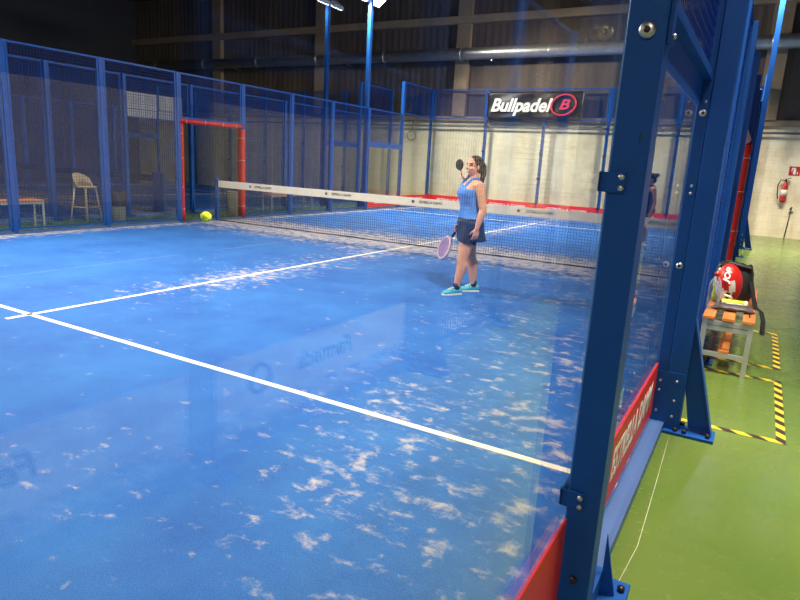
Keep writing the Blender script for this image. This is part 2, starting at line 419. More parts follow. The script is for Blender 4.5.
mb = MB(); mb.box(-26, 15, -5.2, -5, 3, 8); struct(mb.build('wall_rear_upper', M['dark']))
mb = MB(); mb.box(-26, 15, -5.2, -5, 0, 3); struct(mb.build('wall_rear', M['wall']))
mb = MB(); mb.box(-26.2, 15.2, -5.2, FAR+.2, 8, 8.2); struct(mb.build('ceiling', M['dark']))
for i, y in enumerate((0.5, 5.5, 10.5, 15.5)):     # roof trusses
    mb = MB(); mb.box(-26, 15, y-.08, y+.08, 7.75, 7.9); mb.box(-26, 15, y-.06, y+.06, 7.0, 7.1)
    x = -26.
    while x < 14.:
        mb.bar((x, y, 7.05), (x+1, y, 7.82), .06, .06); mb.bar((x+1, y, 7.82), (x+2, y, 7.05), .06, .06); x += 2
    struct(mb.build('trim_%d' % (20+i), M['dark']))

def fill_lamp(x, y, z, label, power):  # added lamp behind the camera, out of view, to brighten the near post
    r = thing('added_fill_lamp', label, 'lamp', (x, y, z), 0, 'added fill lamps')
    mb = MB(); mb.lathe([(.06, .3), (.08, .12), (.24, 0), (.23, 0), (.07, .1)], n=24); mb.build('shade', M['alu'], r)
    m2 = MB(); m2.lathe([(.2, .012), (.001, .012)], n=24); m2.build('lens', M['lens'], r)
    m2 = MB(); m2.tube([(0, 0, .3), (0, 0, 8.0-z)], .012, 8); m2.build('stem', M['bolt'], r)
    ld = bpy.data.lights.new('fill_light', 'AREA'); ld.shape = 'DISK'; ld.size = .4; ld.energy = power; ld.color = (1, .93, .82)
    lo = bpy.data.objects.new('fill_light', ld); COL.objects.link(lo); lo.parent = r; lo.location = (0, 0, .004)
fill_lamp(1.0, -3.6, 5.2, 'added round fill lamp, unseen, hanging over the walkway behind the near glass corner', 130)
fill_lamp(-6.0, -3.6, 5.2, 'added round fill lamp, unseen, hanging over the walkway behind the left part', 60)

# ------------------------------------------------------------------ turf and lines
def court_floor(x0, label_words):
    mb = MB(); mb.box(0, 10, 0, 20, 0, .012)
    # object origin placed so that object coordinates run -10..0 across the court
    o = mb.build('floor_turf', M['turf']); o.data.transform(Matrix.Translation((-10, 0, 0))); o.location = (x0+10, 0, .001)
    struct(o)
    def line(xa, xb, ya, yb):
        m2 = MB(); m2.box(xa, xb, ya, yb, .012, .0145); l = m2.build('court_line', M['line'], o)
    line(-10, 0, 3.025, 3.075); line(-10, 0, 16.925, 16.975)
    line(-5.025, -4.975, 2.85, 9.99); line(-5.025, -4.975, 10.01, 17.15)
court_floor(-10, '')
court_floor(-21.75, '')
court_floor(1.75, '')

# ------------------------------------------------------------------ fences
YS = [0, 2, 4, 5.67, 7.33, 9.0, 10.8, 12.5, 14.2, 16, 18, 20]
_cache = {}
def wire_mesh(w_, h_, cell, t):
    key = (round(w_, 3), round(h_, 3), cell, t)
    if key in _cache: return _cache[key]
    mb = MB(); n = max(2, int(round(w_/cell))); k = max(2, int(round(h_/cell)))
    for i in range(n+1):
        y = w_*i/n; mb.box(-t/2, t/2, y-t/2, y+t/2, 0, h_)
    for j in range(k+1):
        z = h_*j/k; mb.box(t/2, t*1.5, 0, w_, z-t/2, z+t/2)
    me = mb.mesh('wire_mesh', [M['wire']]); _cache[key] = me; return me
def mesh_panel(x, y0, y1, z0, z1, label, group, cell=.05, t=.0045, rz=0, axis='y', s=1, name='mesh_panel'):
    r = thing(name, label, 'fence panel', (x, y0, z0), rz, group)
    w_, h_ = y1-y0, z1-z0
    o = bpy.data.objects.new('wire_mesh', wire_mesh(w_, h_, cell, t)); COL.objects.link(o); o.parent = r
    f = MB(); e = .03
    f.box(-.02, .02, 0, w_, 0, e); f.box(-.02, .02, 0, w_, h_-e, h_); 
    f.box(-.018, .018, 0, e, e, h_-e); f.box(-.018, .018, w_-e, w_, e, h_-e)
    f.build('frame', M['steel'], r)
    return r
def glass_panel(x, y0, y1, z1, label, group, rz=0, z0=.06, s=1):
    r = thing('glass_panel', label, 'glass panel', (x, y0, z0), rz, group)
    mb = MB(); w_, h_ = y1-y0, z1-z0; a, b = -.012, 0.
    e = .006
    vs = [(xx, yy, zz) for zz in (0, h_) for yy in (e, w_-e) for xx in (a, b)]
    mb.add(vs, [(0, 4, 6, 2), (1, 3, 7, 5)], 0)
    mb.add(vs, [(0, 2, 3, 1), (4, 5, 7, 6), (0, 1, 5, 4), (2, 6, 7, 3)], 1)
    mb.build('pane', [M['glass'], M['glass_edge']], r)
    return r
def banner(x, y0, y1, z0, z1, label, group, ax, words, mat, tmat, size, logo=False, rz=0, sx=1., cy=.5):
    """vinyl strip in local coordinates: run along local y, facing local +x"""
    r = thing('sponsor_banner', label, 'banner', (x, y0, z0), rz, group)
    w_, h_ = y1-y0, z1-z0
    mb = MB(); mb.box(0, .006, .03, w_-.03, 0, h_); mb.build('vinyl', mat, r)
    if words:
        text_part(words, size, *ax, pos=(.0065 if ax is AX_PX else .0065, w_*cy, h_*.52), name='lettering', mat=tmat, parent=r, shear=.25, depth=.001, off=.004, sx=sx)
    return r
def lamp(parent, x, y, z, dirx, power, color=(1, .93, .8)):
    """flood head on a mast, tilted toward its court"""
    a = math.radians(38)*dirx
    R = Matrix.Rotation(-a, 3, 'Y')
    def bx(mb, x0, x1, y0, y1, z0, z1):
        b = MB(); b.box(x0, x1, y0, y1, z0, z1)
        mb.add([R @ Vector(v)+Vector((x, y, z)) for v in b.v], b.f)
    for k in (-1, 1):
        h = MB(); bx(h, -.16, .16, k*.34-.26, k*.34+.26, 0, .07)
        for q in range(7): bx(h, -.14+q*.045, -.13+q*.045, k*.34-.22, k*.34+.22, .07, .11)
        ho = h.build('flood_head', M['white'], parent)
        l = MB(); bx(l, -.14, .14, k*.34-.23, k*.34+.23, -.012, -.001); l.build('lens', M['lens'], ho)
        ld = bpy.data.lights.new('flood_light', 'AREA'); ld.shape = 'RECTANGLE'; ld.size = .28; ld.size_y = .46
        ld.energy = power; ld.color = color; ld.spread = math.radians(135)
        lo = bpy.data.objects.new('flood_light', ld); COL.objects.link(lo); lo.parent = ho
        p = R @ Vector((0, k*.34, -.03))+Vector((x, y, z)); d = R @ Vector((0, 0, -1))
        lo.location = p; lo.rotation_euler = d.to_track_quat('-Z', 'Y').to_euler()
    m2 = MB(); m2.box(x-.03, x+.03, y-.6, y+.6, z+.06, z+.12); m2.build('crossarm', M['steel'], parent)
def gusset_leg(s, mb, y, t):
    mp = lambda a, b, q: (s*a, y+q, b)
    mb.prism([(.15, .36), (.215, .03), (.335, .03), (.15, .74)], mp, -t/2, t/2)
def bolt_lathe(mb, c, r, h, axis, mi=0, sgn=1):
    mb.lathe([(r, 0), (r, sgn*h*.6), (r*.7, sgn*h), (.0005, sgn*h)], c, 10, mi, axis)
def fence_post(x, s, y, label, group, h, near=False, gus=True, wid=.1, dep=.08):
    """tube post outside the glass line: local x runs outward by s"""
    r = thing('fence_post', label, 'post', (x, y, 0), 0, group)
    mb = MB(); mb.box(min(0, s*wid), max(0, s*wid), -dep/2, dep/2, .02, h); mb.build('tube', M['steel'], r, bevel=.004)
    b = MB(); b.box(min(0, s*(.19 if near else .24)), max(0, s*(.19 if near else .24)), -.07, .3 if near else .07, 0, .02); b.build('base_plate', M['steel'], r, bevel=.003)
    if gus:
        g = MB(); g.prism([(wid, .02), (wid+.05, .02), (wid, .25 if near else .4)], lambda a, b_, q: (s*a, q+(.2 if near else 0), b_), -.005, .005); g.build('gusset', M['steel'], r)
    if near: g = MB(); g.box(0, .1, .05, .22, .02, .1); g.build('base_block', M['steel'], r)
    for q in ((-.045, .24) if near else (-.045, .045)):
        bo = MB(); bo.lathe([(.013, .02), (.013, .038), (.0005, .04)], (s*(.165 if near else .2), q, 0), 8); bo.build('anchor_bolt', M['bolt'], r)
    if near:
        for zz in (1.47, .48):
            c = MB(); c.box(-.024, .05*s, -dep/2-.012, -dep/2-.002, zz-.028, zz+.028); c.box(-.024, -.013, -dep/2-.012, dep/2, zz-.028, zz+.028)
            cl = c.build('glass_clamp', M['steel'], r, bevel=.002)
            for dz in (-.015, .015):
                k = MB(); bolt_lathe(k, (.04, -dep/2-.012, zz+dz), .009, .008, 1, sgn=-1); k.build('clamp_bolt', M['galv'], cl)
        for zz in (1.87,):
            k = MB(); bolt_lathe(k, (.055, -dep/2, zz), .023, .012, 1, sgn=-1); kk = k.build('button_bolt', M['galv'], r)
            k = MB(); bolt_lathe(k, (.055, -dep/2-.012, zz), .009, .005, 1, sgn=-1); k.build('socket', M['bolt'], kk)
        k = MB(); bolt_lathe(k, (.05, -dep/2, .2), .013, .012, 1, sgn=-1); k.build('button_bolt', M['bolt'], r)
        k = MB(); k.box(.07, .074, -dep/2-.002, -dep/2, 1.58, 1.605); k.build('slot', M['black'], r)
        k = MB(); k.box(.102, .112, -.02, .03, 1.84, 1.99); pl = k.build('joint_plate', M['steel'], r)
        for zz in (1.86, 1.97):
            k = MB(); bolt_lathe(k, (.112, .0, zz), .007, .01, 0); k.build('clamp_bolt', M['galv'], pl)
    return r
def mast(x, s, y, label, group, power, near=False, h=6.0, lamps=True, color=(1, .93, .8)):
    if not lamps: h = 3.05
    r = thing('lamp_mast', label, 'lamp post', (x, y, 0), 0, group)
    mn = lambda a, b: (min(s*a, s*b), max(s*a, s*b))
    mb = MB(); a, b = mn(0, .062); mb.box(a, b, -.05, .05, .02, 3.0); mb.build('fence_tube', M['steel'], r, bevel=.004)
    mb = MB(); a, b = mn(.064, .168); mb.box(a, b, -.055, .055, .02, h); mb.build('mast_tube', M['steel'], r, bevel=.004)
    b_ = MB(); a, b = mn(.03, .36); b_.box(a, b, -.1, .07, 0, .02); b_.build('base_plate', M['steel'], r, bevel=.003)
    g = MB(); gusset_leg(s, g, 0, .02); g.build('gusset', M['steel'], r)
    g = MB(); g.bar((s*.155, 0, .735), (s*.34, 0, .02), .09, .008, (s, 0, .3)); g.build('gusset_flange', M['steel'], r)
    c = MB(); a, b = mn(.005, .15); c.box(a, b, -.062, -.056, .02, .37); cp = c.build('splice_plate', M['steel'], r)
    for xx, zz in ((.03, .31), (.03, .25), (.12, .32), (.12, .2), (.03, .12), (.12, .1)):
        k = MB(); bolt_lathe(k, (s*xx, -.062, zz), .008, .008, 1, sgn=-1); k.build('clamp_bolt', M['galv'], cp)
    bo = None
    for xx, yy in ((.075, -.08), (.15, -.08), (.2, -.08), (.325, -.07), (.18, .045)):
        k = MB(); k.lathe([(.013, .02), (.013, .042), (.0005, .044)], (s*xx, yy, 0), 8); k.build('anchor_bolt', M['bolt'], r)
    if near:
        for zz in (1.84, 1.0):
            k = MB(); bolt_lathe(k, (.036, -.05, zz), .019, .012, 1, sgn=-1); kk = k.build('button_bolt', M['galv'], r)
            k = MB(); bolt_lathe(k, (.036, -.062, zz), .008, .005, 1, sgn=-1); k.build('socket', M['bolt'], kk)
        for xx, zz in ((.042, 1.9), (.035, 1.45), (.035, 1.41)):
            k = MB(); bolt_lathe(k, (xx, -.05, zz), .008, .008, 1, sgn=-1); k.build('clamp_bolt', M['galv'], r)
    if lamps: lamp(r, s*.1, 0, h-.02, -s, power, color)
    return r
def pad(x, s, y, z0, z1, label, group, r_=.085, mat='redpad', twist=0.):
    t = thing('foam_pad', label, 'padding', (x+s*.05, y, z0), 0, group)
    mb = MB(); n = 14; rings = []
    for i in range(13):
        z = (z1-z0)*i/12; ring = []
        q = r_*(1+.05*math.sin(i*2.1))
        for k in range(n):
            a = 2*PI*k/n+twist*i/12
            c_, s_ = math.cos(a), math.sin(a)
            ring.append((q*math.copysign(abs(c_)**.7, c_), q*.9*math.copysign(abs(s_)**.7, s_), z))
        rings.append(ring)
    mb.loft(rings); mb.build('foam', M[mat], t)
    for zz in (.12, .35, .65, .9) if mat == 'redpad' else ():
        k = MB(); zc = (z1-z0)*zz
        k.tube([(1.06*r_*math.cos(2*PI*i/16), .98*r_*math.sin(2*PI*i/16), zc) for i in range(17)], .004, 5); k.build('cable_tie', M['white'], t)
    return t

def fence(x, s, side, frm, skip_near=0, near=False, power=(LAMP_W*.75, LAMP_W*1.3), words='ESTRELLA DAMM', bmat='red', tmat='white',
          door=True, lamps=(True, True), cell=.05, wire=.0045, faces=1, lampcol=(1, .93, .8), banz=(.09, .41), doorpads=True):
    """side: phrase for labels; frm: 'near' or 'far' end used for counting; faces: +1 banner is read from +x, -1 from -x"""
    ys = [y for y in YS if y >= skip_near]
    nb = len(ys)-1
    def nth(i, n): return ORD[i] if frm == 'near' else ORD[n-1-i]
    endw = 'near end' if frm == 'near' else 'far corner'
    for i, y in enumerate(ys):
        if near and y == 2: lab = 'nearest big blue steel post with bolts and glass clamps, right of the close pane'
        elif near and y == 4: lab = 'thick blue lamp mast with braced foot, between red banner and bench'
        elif near and y == 16: lab = 'far blue lamp mast beyond the red door pads on the right court fence'
        elif y in (4, 16): lab = ('tall blue lamp mast at the %s end of the %s' if lamps[0] else 'blue braced post near the %s end of the %s') % ('near' if y == 4 else 'far', side)
        else: lab = 'blue steel post, %s from %s of the %s' % (nth(i, len(ys)), endw, side)
        if y in (4, 16): mast(x, s, y, lab, 'lamp masts', power[0 if y == 4 else 1], near and y == 4, lamps=lamps[0 if y == 4 else 1], color=lampcol)
        else: fence_post(x, s, y, lab, 'posts of the '+side, 4.0 if y in (0, 2, 18, 20) else 3.0, near and y == 2,
                         dep=.1 if near and y == 2 else .08)
    for i in range(nb):
        a, b = ys[i]+.05, ys[i+1]-.05
        lab = '%s bay from %s of %s' % (nth(i, nb), endw, side)
        xm = x+s*.03
        if (ys[i], ys[i+1]) in ((0, 2), (18, 20)):
            glass_panel(x, ys[i], ys[i+1], 3.0, 'tall glass pane, '+lab, 'glass panes of the '+side)
            mesh_panel(xm, a, b, 3.02, 4.0, 'upper mesh panel, '+lab, 'mesh panels of the '+side, cell, wire)
        elif (ys[i], ys[i+1]) in ((2, 4), (16, 18)):
            glass_panel(x, ys[i], ys[i+1], 1.92, 'short glass pane, '+lab, 'glass panes of the '+side)
            bm_ = thing('cross_beam', 'blue channel on glass top, '+lab, 'beam', (x, ys[i], 1.88), 0, 'beams of the '+side)
            q = MB(); x0, x1 = sorted((s*.002, s*.012)); q.box(x0, x1, .05, 1.95, 0, .14); x0, x1 = sorted((s*.012, s*.055)); q.box(x0, x1, .05, 1.95, .132, .14)
            q.build('channel', M['steel'], bm_)
            mesh_panel(xm, a, b, 2.03, 3.0, 'upper mesh panel, '+lab, 'mesh panels of the '+side, cell, wire)
        elif door and ys[i] == 9.0:
            mesh_panel(xm, a, b, 2.12, 3.0, 'mesh panel over doorway, '+lab, 'mesh panels of the '+side, cell, wire)
        else:
            mesh_panel(xm, a, b, .08, 3.0, 'tall blue mesh panel, '+lab, 'mesh panels of the '+side, cell, wire)
        if (ys[i], ys[i+1]) in ((0, 2), (2, 4), (16, 18), (18, 20)) and words is not None:
            if faces > 0:
                banner(x+.0015, ys[i]+.03, ys[i+1]-.03, *banz, '%s sponsor strip, %s' % ({'red': 'red', 'whitev': 'white'}[bmat], lab), 'sponsor strips of the '+side,
                       AX_PX, words, M[bmat], M[tmat], .2, sx=.72, cy=.62 if near and ys[i] == 2 else .5)
            else:
                r = banner(x-.0135, ys[i+1]-.03, ys[i+1]-.03+(ys[i+1]-ys[i]-.06), *banz, '%s sponsor strip, %s' % ({'red': 'red', 'whitev': 'white'}[bmat], lab), 'sponsor strips of the '+side,
                           AX_PX, words, M[bmat], M[tmat], .15, rz=PI)
                k = MB(); k.tube([(.007, 1.55+.075*math.cos(2*PI*j/20), .15+.075*math.sin(2*PI*j/20)) for j in range(21)], .013, 6); k.build('ring_logo', M[tmat], r)
    # base kerb and top rail
    x0, x1 = sorted((x+s*.001, x+s*.085))
    mb = MB()
    mb.box(x0, x1, ys[0], ys[-1], 0, .055)
    tag(mb.build('base_rail', M['rail'], None), 'low blue base rail along the floor under the '+side, 'rail')
    if door and doorpads:
        for k, (y, w2) in enumerate(((9.085, 'near'), (10.8, 'far'))):
            pad(x, s, y, .06, 2.02, 'upright red foam pad on the %s doorpost of the %s' % (w2, side), 'red door pads', .05 if k == 0 else .078, twist=.6 if k == 0 else 0)
        t = thing('foam_pad', 'horizontal red foam pad across the top of the doorway in the '+side, 'padding', (x+s*.05, 9.0, 2.08), 0)
        mb = MB(); mb.tube([(.0, 0, .0), (.004, .5, -.008), (0, 1., 0), (.003, 1.4, -.006), (0, 1.8, 0)], .052, 12); mb.build('foam', M['redpad'], t)
        for q in (.2, .7, 1.2, 1.6):
            k = MB(); k.tube([(.056*math.cos(2*PI*i/12), q, .056*math.sin(2*PI*i/12)) for i in range(13)], .004, 5); k.build('cable_tie', M['white'], t)

fence(0, 1, 'right court fence', 'near', near=True)
fence(-10, -1, 'left court fence', 'far', skip_near=4, power=(LAMP_W*1.3, LAMP_W*1.3))
fence(-11.75, 1, 'second fence on the left', 'far', skip_near=4, power=(LAMP_LEFT, LAMP_LEFT), words=None, doorpads=False)
fence(-21.75, -1, 'farthest fence on the left', 'far', skip_near=4, power=(LAMP_LEFT, LAMP_LEFT), words=None, doorpads=False, cell=.1, wire=.006, lamps=(False, False))
fence(1.75, -1, 'fence reflected in glass', 'near', power=(LAMP_NEIGHBOUR, LAMP_NEIGHBOUR), words='Fermeda', bmat='whitev', tmat='ink', faces=-1, banz=(.2, .5))

def back_wall(x0, side, bannered=True, y=20.0):
    for i in range(1, 5):
        xx = x0+2*i
        r = thing('fence_post', 'blue steel post, %s from the left corner of the %s' % (ORD[i-1], side), 'post', (xx, y, 0), 0, 'posts of the '+side)
        mb = MB(); mb.box(-.04, .04, .0, .1, .0, 4.0); mb.build('tube', M['steel'], r)
        for zz in (.4, 1.2, 2.0, 2.8):
            k = MB(); k.box(-.06, .06, -.02, -.0125, zz-.03, zz+.03); k.build('glass_clamp', M['bolt'], r)
    for i in range(5):
        xx = x0+2*i; lab = '%s bay from left of the %s' % (ORD[i], side)
        glass_panel(xx+2, y, y+2, 3.0, 'tall glass pane, '+lab, 'glass panes of the '+side, rz=PI/2)
        mesh_panel(xx+1.95, y+.03, y+1.93, 3.02, 4.0, 'upper mesh panel, '+lab, 'mesh panels of the '+side, rz=PI/2)
        if bannered:
            r = thing('sponsor_banner', 'red sponsor strip, '+lab, 'banner', (xx, y-.014, .05), 0, 'sponsor strips of the '+side)
            mb = MB(); mb.box(.02, 1.98, -.006, 0, 0, .37); mb.build('vinyl', M['red'], r)
            text_part('ESTRELLA DAMM', .17, *AX_NY, pos=(1., -.007, .2), name='lettering', mat=M['white'], parent=r, shear=.25, depth=.001, off=.003)
back_wall(-10, 'far glass wall')
back_wall(-21.75, 'second far glass wall', False)

# ------------------------------------------------------------------ big logo banner on the far wall mesh
def logo_banner():
    r = thing('advertising_banner', 'black banner with white italic lettering and red ring, on far wall mesh', 'banner', (-7.95, 19.94, 3.04))
    n, k = 40, 10; W, H = 3.15, .86; vs = []; fs = []
    for j in range(k+1):
        for i in range(n+1):
            u, v = i/n, j/k
            wv = .018*math.sin(u*9+v*5)*math.sin(v*PI)+.012*math.sin(u*17-v*9)
            vs.append((W*u, wv, H*v))
    for j in range(k):
        for i in range(n):
            q = j*(n+1)+i; fs.append((q, q+1, q+n+2, q+n+1))
    mb = MB(); mb.add(vs, fs, 0, True); o = mb.build('vinyl', M['blackv'], r)
    sol = o.modifiers.new('thick', 'SOLIDIFY'); sol.thickness = .004
    text_part('Bullpadel', .56, *AX_NY, pos=(1.12, -.045, .42), name='lettering', mat=M['white'], parent=r, shear=.3, depth=.002, off=.018, sx=.97)
    mb = MB(); mb.tube([(2.55+.38*math.cos(a)+.05*math.sin(a), -.045, .45+.31*math.sin(a)) for a in [2*PI*i/36 for i in range(37)]], .03, 6)
    redm = M['logo_red']; mb.build('ring_logo', redm, r)
    text_part('B', .42, *AX_NY, pos=(2.55, -.047, .45), name='ring_letter', mat=redm, parent=r, shear=.3, depth=.002, off=.012, sx=1.3)
    for x in (.03, W-.03):
        for z in (.03, H-.03):
            k2 = MB(); k2.lathe([(.015, -.03), (.015, -.02), (.001, -.02)], (x, 0, z), 8, 0, 1); k2.build('eyelet', M['galv'], r)
M['logo_red'] = plain('crimson_vinyl', srgb(214, 52, 74), .45, 0, .04, 4)
logo_banner()

# ------------------------------------------------------------------ nets
def net(x0, label, words=True):
    r = thing('padel_net', label, 'net', (x0, 10, 0))
    for i, xx in enumerate((0.0, 10.0)):
        mb = MB(); mb.box(xx-.04, xx+.04, -.04, .04, .013, .93); p = mb.build('net_post', M['steel'], r, bevel=.006)
        k = MB(); k.box(xx-.08, xx+.08, -.08, .08, .013, .025); k.build('base_plate', M['steel'], p)
    def top(x): return .875-.0*math.sin(PI*x/10)
    mb = MB(); t = .0042; n = 216; k = 16
    for i in range(n+1):
        x = .06+9.88*i/n; mb.box(x-t/2, x+t/2, -t/2, t/2, .02, .8)
    for j in range(k+1):
        z = .022+.76*j/k; mb.box(.06, 9.94, t/2, t*1.5, z-t/2, z+t/2)
    mb.build('net_mesh', M['cord'], r)
    mb = MB(); mb.tube([(.06+9.88*i/40, 0, .022+.004*math.sin(i)) for i in range(41)], .012, 6); mb.build('bottom_cord', M['cord'], r)
    mb = MB(); rings = []
    for i in range(41):
        x = .05+9.9*i/40; z1 = .885-.01*math.sin(PI*i/40); q = .003*math.sin(i*1.7)
        rings.append([(x, -.012+q, z1-.145), (x, .012+q, z1-.145), (x, .014+q, z1), (x, -.014+q, z1)])
    mb.loft(rings, 0, False); tp = mb.build('headband', M['tape'] if words else M['navy'], r)
    if words:
        for x in (1.35, 3.35, 5.3, 7.3, 9.2):
            text_part('ESTRELLA DAMM', .064, *AX_NY, pos=(x, -.02, .812), name='lettering', mat=M['ink'], parent=tp, depth=.001, off=0., sx=.95)
            k = MB(); k.prism([(math.cos(a)*(.035 if j % 2 else .018), math.sin(a)*(.035 if j % 2 else .018)) for j, a in enumerate([2*PI*q/10+PI/2-PI/5 for q in range(10)])],
                              lambda a, b, q: (x-.36+a, q, .812+b), -.02, -.018); k.build('star_logo', M['ink'], tp)
    return r
net(-10, 'padel net with cream headband stretched across the blue court')
net(-21.75, 'padel net of the neighbouring court behind the left fences', False)

# ------------------------------------------------------------------ people
def bake(mb, voxel, smooth_it, name, mats, parent, paint=None):
    me = mb.mesh('tmp', []); o = bpy.data.objects.new('tmp', me); COL.objects.link(o)
    rm = o.modifiers.new('r', 'REMESH'); rm.mode = 'VOXEL'; rm.voxel_size = voxel; rm.use_smooth_shade = True
    if smooth_it:
        s_ = o.modifiers.new('s', 'SMOOTH'); s_.factor = .5; s_.iterations = smooth_it
    dg = bpy.context.evaluated_depsgraph_get(); dg.update()
    out = bpy.data.meshes.new_from_object(o.evaluated_get(dg)); bpy.data.objects.remove(o); bpy.data.meshes.remove(me)
    out.name = name; out.materials.clear()
    for m_ in mats: out.materials.append(m_)
    if paint:
        for p in out.polygons: p.material_index = paint(p.center)
    for p in out.polygons: p.use_smooth = True
    ob = bpy.data.objects.new(name, out); COL.objects.link(ob); ob.parent = parent
    return ob
def ringxy0(z, cx, rx, ry, n=28, cy=0., p=.85):
    out = []
    for k in range(n):
        a = 2*PI*k/n; c_, s_ = math.cos(a), math.sin(a)
        out.append((cx+rx*math.copysign(abs(c_)**p, c_), cy+ry*math.copysign(abs(s_)**p, s_), z))
    return out
TORSO = [(.72, -.01, .085, .12), (.78, -.012, .112, .165), (.84, -.015, .12, .176), (.90, -.008, .106, .163), (.97, .0, .09, .136), (1.03, .004, .088, .13),
         (1.10, .012, .1, .14), (1.165, .022, .118, .15), (1.22, .016, .106, .156), (1.27, .002, .085, .16), (1.305, -.008, .062, .14), (1.335, -.012, .05, .075)]
def lerp_ring0(z, grow):
    for (a, b) in zip(TORSO[:-1], TORSO[1:]):
        if a[0] <= z <= b[0]:
            t = (z-a[0])/(b[0]-a[0]); q = [a[i]+(b[i]-a[i])*t for i in range(4)]
            return ringxy0(z, q[1], q[2]+grow, q[3]+grow, 56)
    return ringxy0(z, TORSO[-1][1], TORSO[-1][2]+grow, TORSO[-1][3]+grow, 56)
def hand(mb, wr, dr, palm_n, thumb_side, curl, grip=False):
    """palm and five fingers from wrist wr along dr; palm_n is where the palm faces; curl in radians per joint"""
    d = Vector(dr).normalized(); pn = Vector(palm_n); pn = (pn-d*pn.dot(d)).normalized(); sd = Vector(thumb_side); sd = (sd-d*sd.dot(d)-pn*sd.dot(pn)).normalized()
    wr = Vector(wr)
    for q in (-.026, -.009, .009, .026):
        mb.tube([wr+sd*q*.6, wr+d*.045+sd*q*.95, wr+d*.082+sd*q*1.1], [.014, .0135, .011], 8, dome=True)
    for q, L in ((.031, .066), (.0105, .074), (-.0105, .068), (-.031, .053)):
        p = wr+d*.083+sd*q; pts = [p-d*.015]; a = curl*.6
        for k, fr in enumerate((.45, .32, .23)):
            dd = d*math.cos(a)+pn*math.sin(a); pts.append(pts[-1]+dd*(L*fr+(.015 if k == 0 else 0))); a += curl
        mb.tube(pts, [.0088, .0082, .0076, .0066], 8, dome=True)
    p = wr+d*.025+sd*.028; a = p+(d*.6+sd*.75+pn*.35).normalized()*.036; b = a+(d*.85+sd*.1+pn*(.5 if not grip else .8)).normalized()*.03
    mb.tube([p, a, b], [.0125, .0098, .0075], 8, dome=True)
def person(name_label, loc, rz, J, voxel, hairstyle, top_m, bot_m, shoe_m, sock_m, head_yaw=0., scale=1., group=None, skirt=True, girth=1., limb=1.):
    r = thing('person', name_label, 'person', loc, rz, group); r.scale = (scale,)*3
    mb = MB()
    def ringxy(z, cx, rx, ry, n=56, cy=0., p=.85): return ringxy0(z, cx, rx*girth, ry*girth, n, cy, p)
    def lerp_ring(z, grow): return [(x*girth, y*girth, zz) for x, y, zz in lerp_ring0(z, grow)]
    GL = lambda rr: [q*limb for q in rr]
    mb.loft([ringxy(*t) for t in TORSO])
    V = Vector
    # legs
    for k, s_ in (('L', 1), ('R', -1)):
        hip, kn, an = V(J['hip'+k]), V(J['knee'+k]), V(J['ank'+k])
        m1 = hip.lerp(kn, .35); m2 = kn.lerp(an, .3)+V((-.018, 0, 0)); m3 = kn.lerp(an, .65)+V((-.006, 0, 0))
        mb.tube([hip+V((0, 0, .03)), hip.lerp(kn, .12), m1, hip.lerp(kn, .75), kn, kn.lerp(an, .12), m2, m3, kn.lerp(an, .9), an], GL([.082, .086, .08, .062, .054, .05, .054, .042, .032, .032]), 16, dome=True)
        fd = V(J['foot'+k]).normalized()
        mb.tube([an+V((0, 0, -.03))-fd*.035, an+fd*.07+V((0, 0, -.045)), an+fd*.15+V((0, 0, -.06))], [.034, .034, .022], 12, dome=True)
        sh, el, wr = V(J['sho'+k]), V(J['elb'+k]), V(J['wri'+k])
        mb.tube([sh+V((0, -s_*.03, .0)), sh, sh.lerp(el, .3), sh.lerp(el, .7), el, el.lerp(wr, .25), el.lerp(wr, .65), wr], GL([.046, .05, .046, .039, .035, .037, .029, .021]), 14, dome=True)
        hand(mb, wr, J['hd'+k], J['pn'+k], J['th'+k], J['curl'+k], grip=J['curl'+k] > .8)
    # neck, head
    hc = V(J['head'])
    mb.tube([V((-.012, 0, 1.30)), hc+V((-.02, 0, -.09))], [.052, .046], 14, dome=True)
    R = Matrix.Rotation(head_yaw, 3, 'Z')
    H = lambda p: R @ V(p)+hc
    def E(c, q, rr=None): mb.ell(H(c), q, 0, 10, R)
    E((-.008, 0, .028), (.092, .074, .086)); E((.022, 0, -.03), (.066, .058, .078)); E((.042, 0, -.078), (.034, .032, .026))
    mb.tube([H((.082, 0, .018)), H((.099, 0, -.012)), H((.104, 0, -.024))], [.008, .011, .0125], 8, dome=True)
    mb.tube([H((.094, -.012, -.026)), H((.094, .012, -.026))], .008, 8, dome=True)
    for q in (1, -1):
        E((.05, q*.036, -.028), (.032, .024, .022)); E((-.005, q*.074, -.012), (.016, .008, .03)); E((.07, q*.03, .034), (.018, .022, .009))
    mb.tube([H((.082, -.019, -.053)), H((.09, 0, -.055)), H((.082, .019, -.053))], [.006, .0085, .006], 8, dome=True)
    Ri = R.inverted()
    def paint(c):
        p = Ri @ (V(c)-hc)
        if p.x > .045 and abs(p.z-.008) < .0075 and .018 < abs(p.y) < .046: return 3
        if p.x > .045 and abs(p.z-.033) < .0045 and .014 < abs(p.y) < .052: return 3
        if p.x > .06 and abs(p.z+.054+.25*abs(p.y)*0) < .0045 and abs(p.y) < .021: return 2
        if p.x > .06 and abs(p.z+.054) < .0105 and abs(p.y) < .026: return 1
        return 0
    bake(mb, voxel, 3, 'body', [M['skin'], M['lip'], M['teeth'], M['eye']], r, paint)
    # hair
    hb = MB(); hb.ell(H((-.022, 0, .036)), (.094, .083, .09), 0, 12, R)
    cut = MB()
    hb.ell(H((-.055, 0, -.01)), (.056, .07, .075), 0, 10, R)
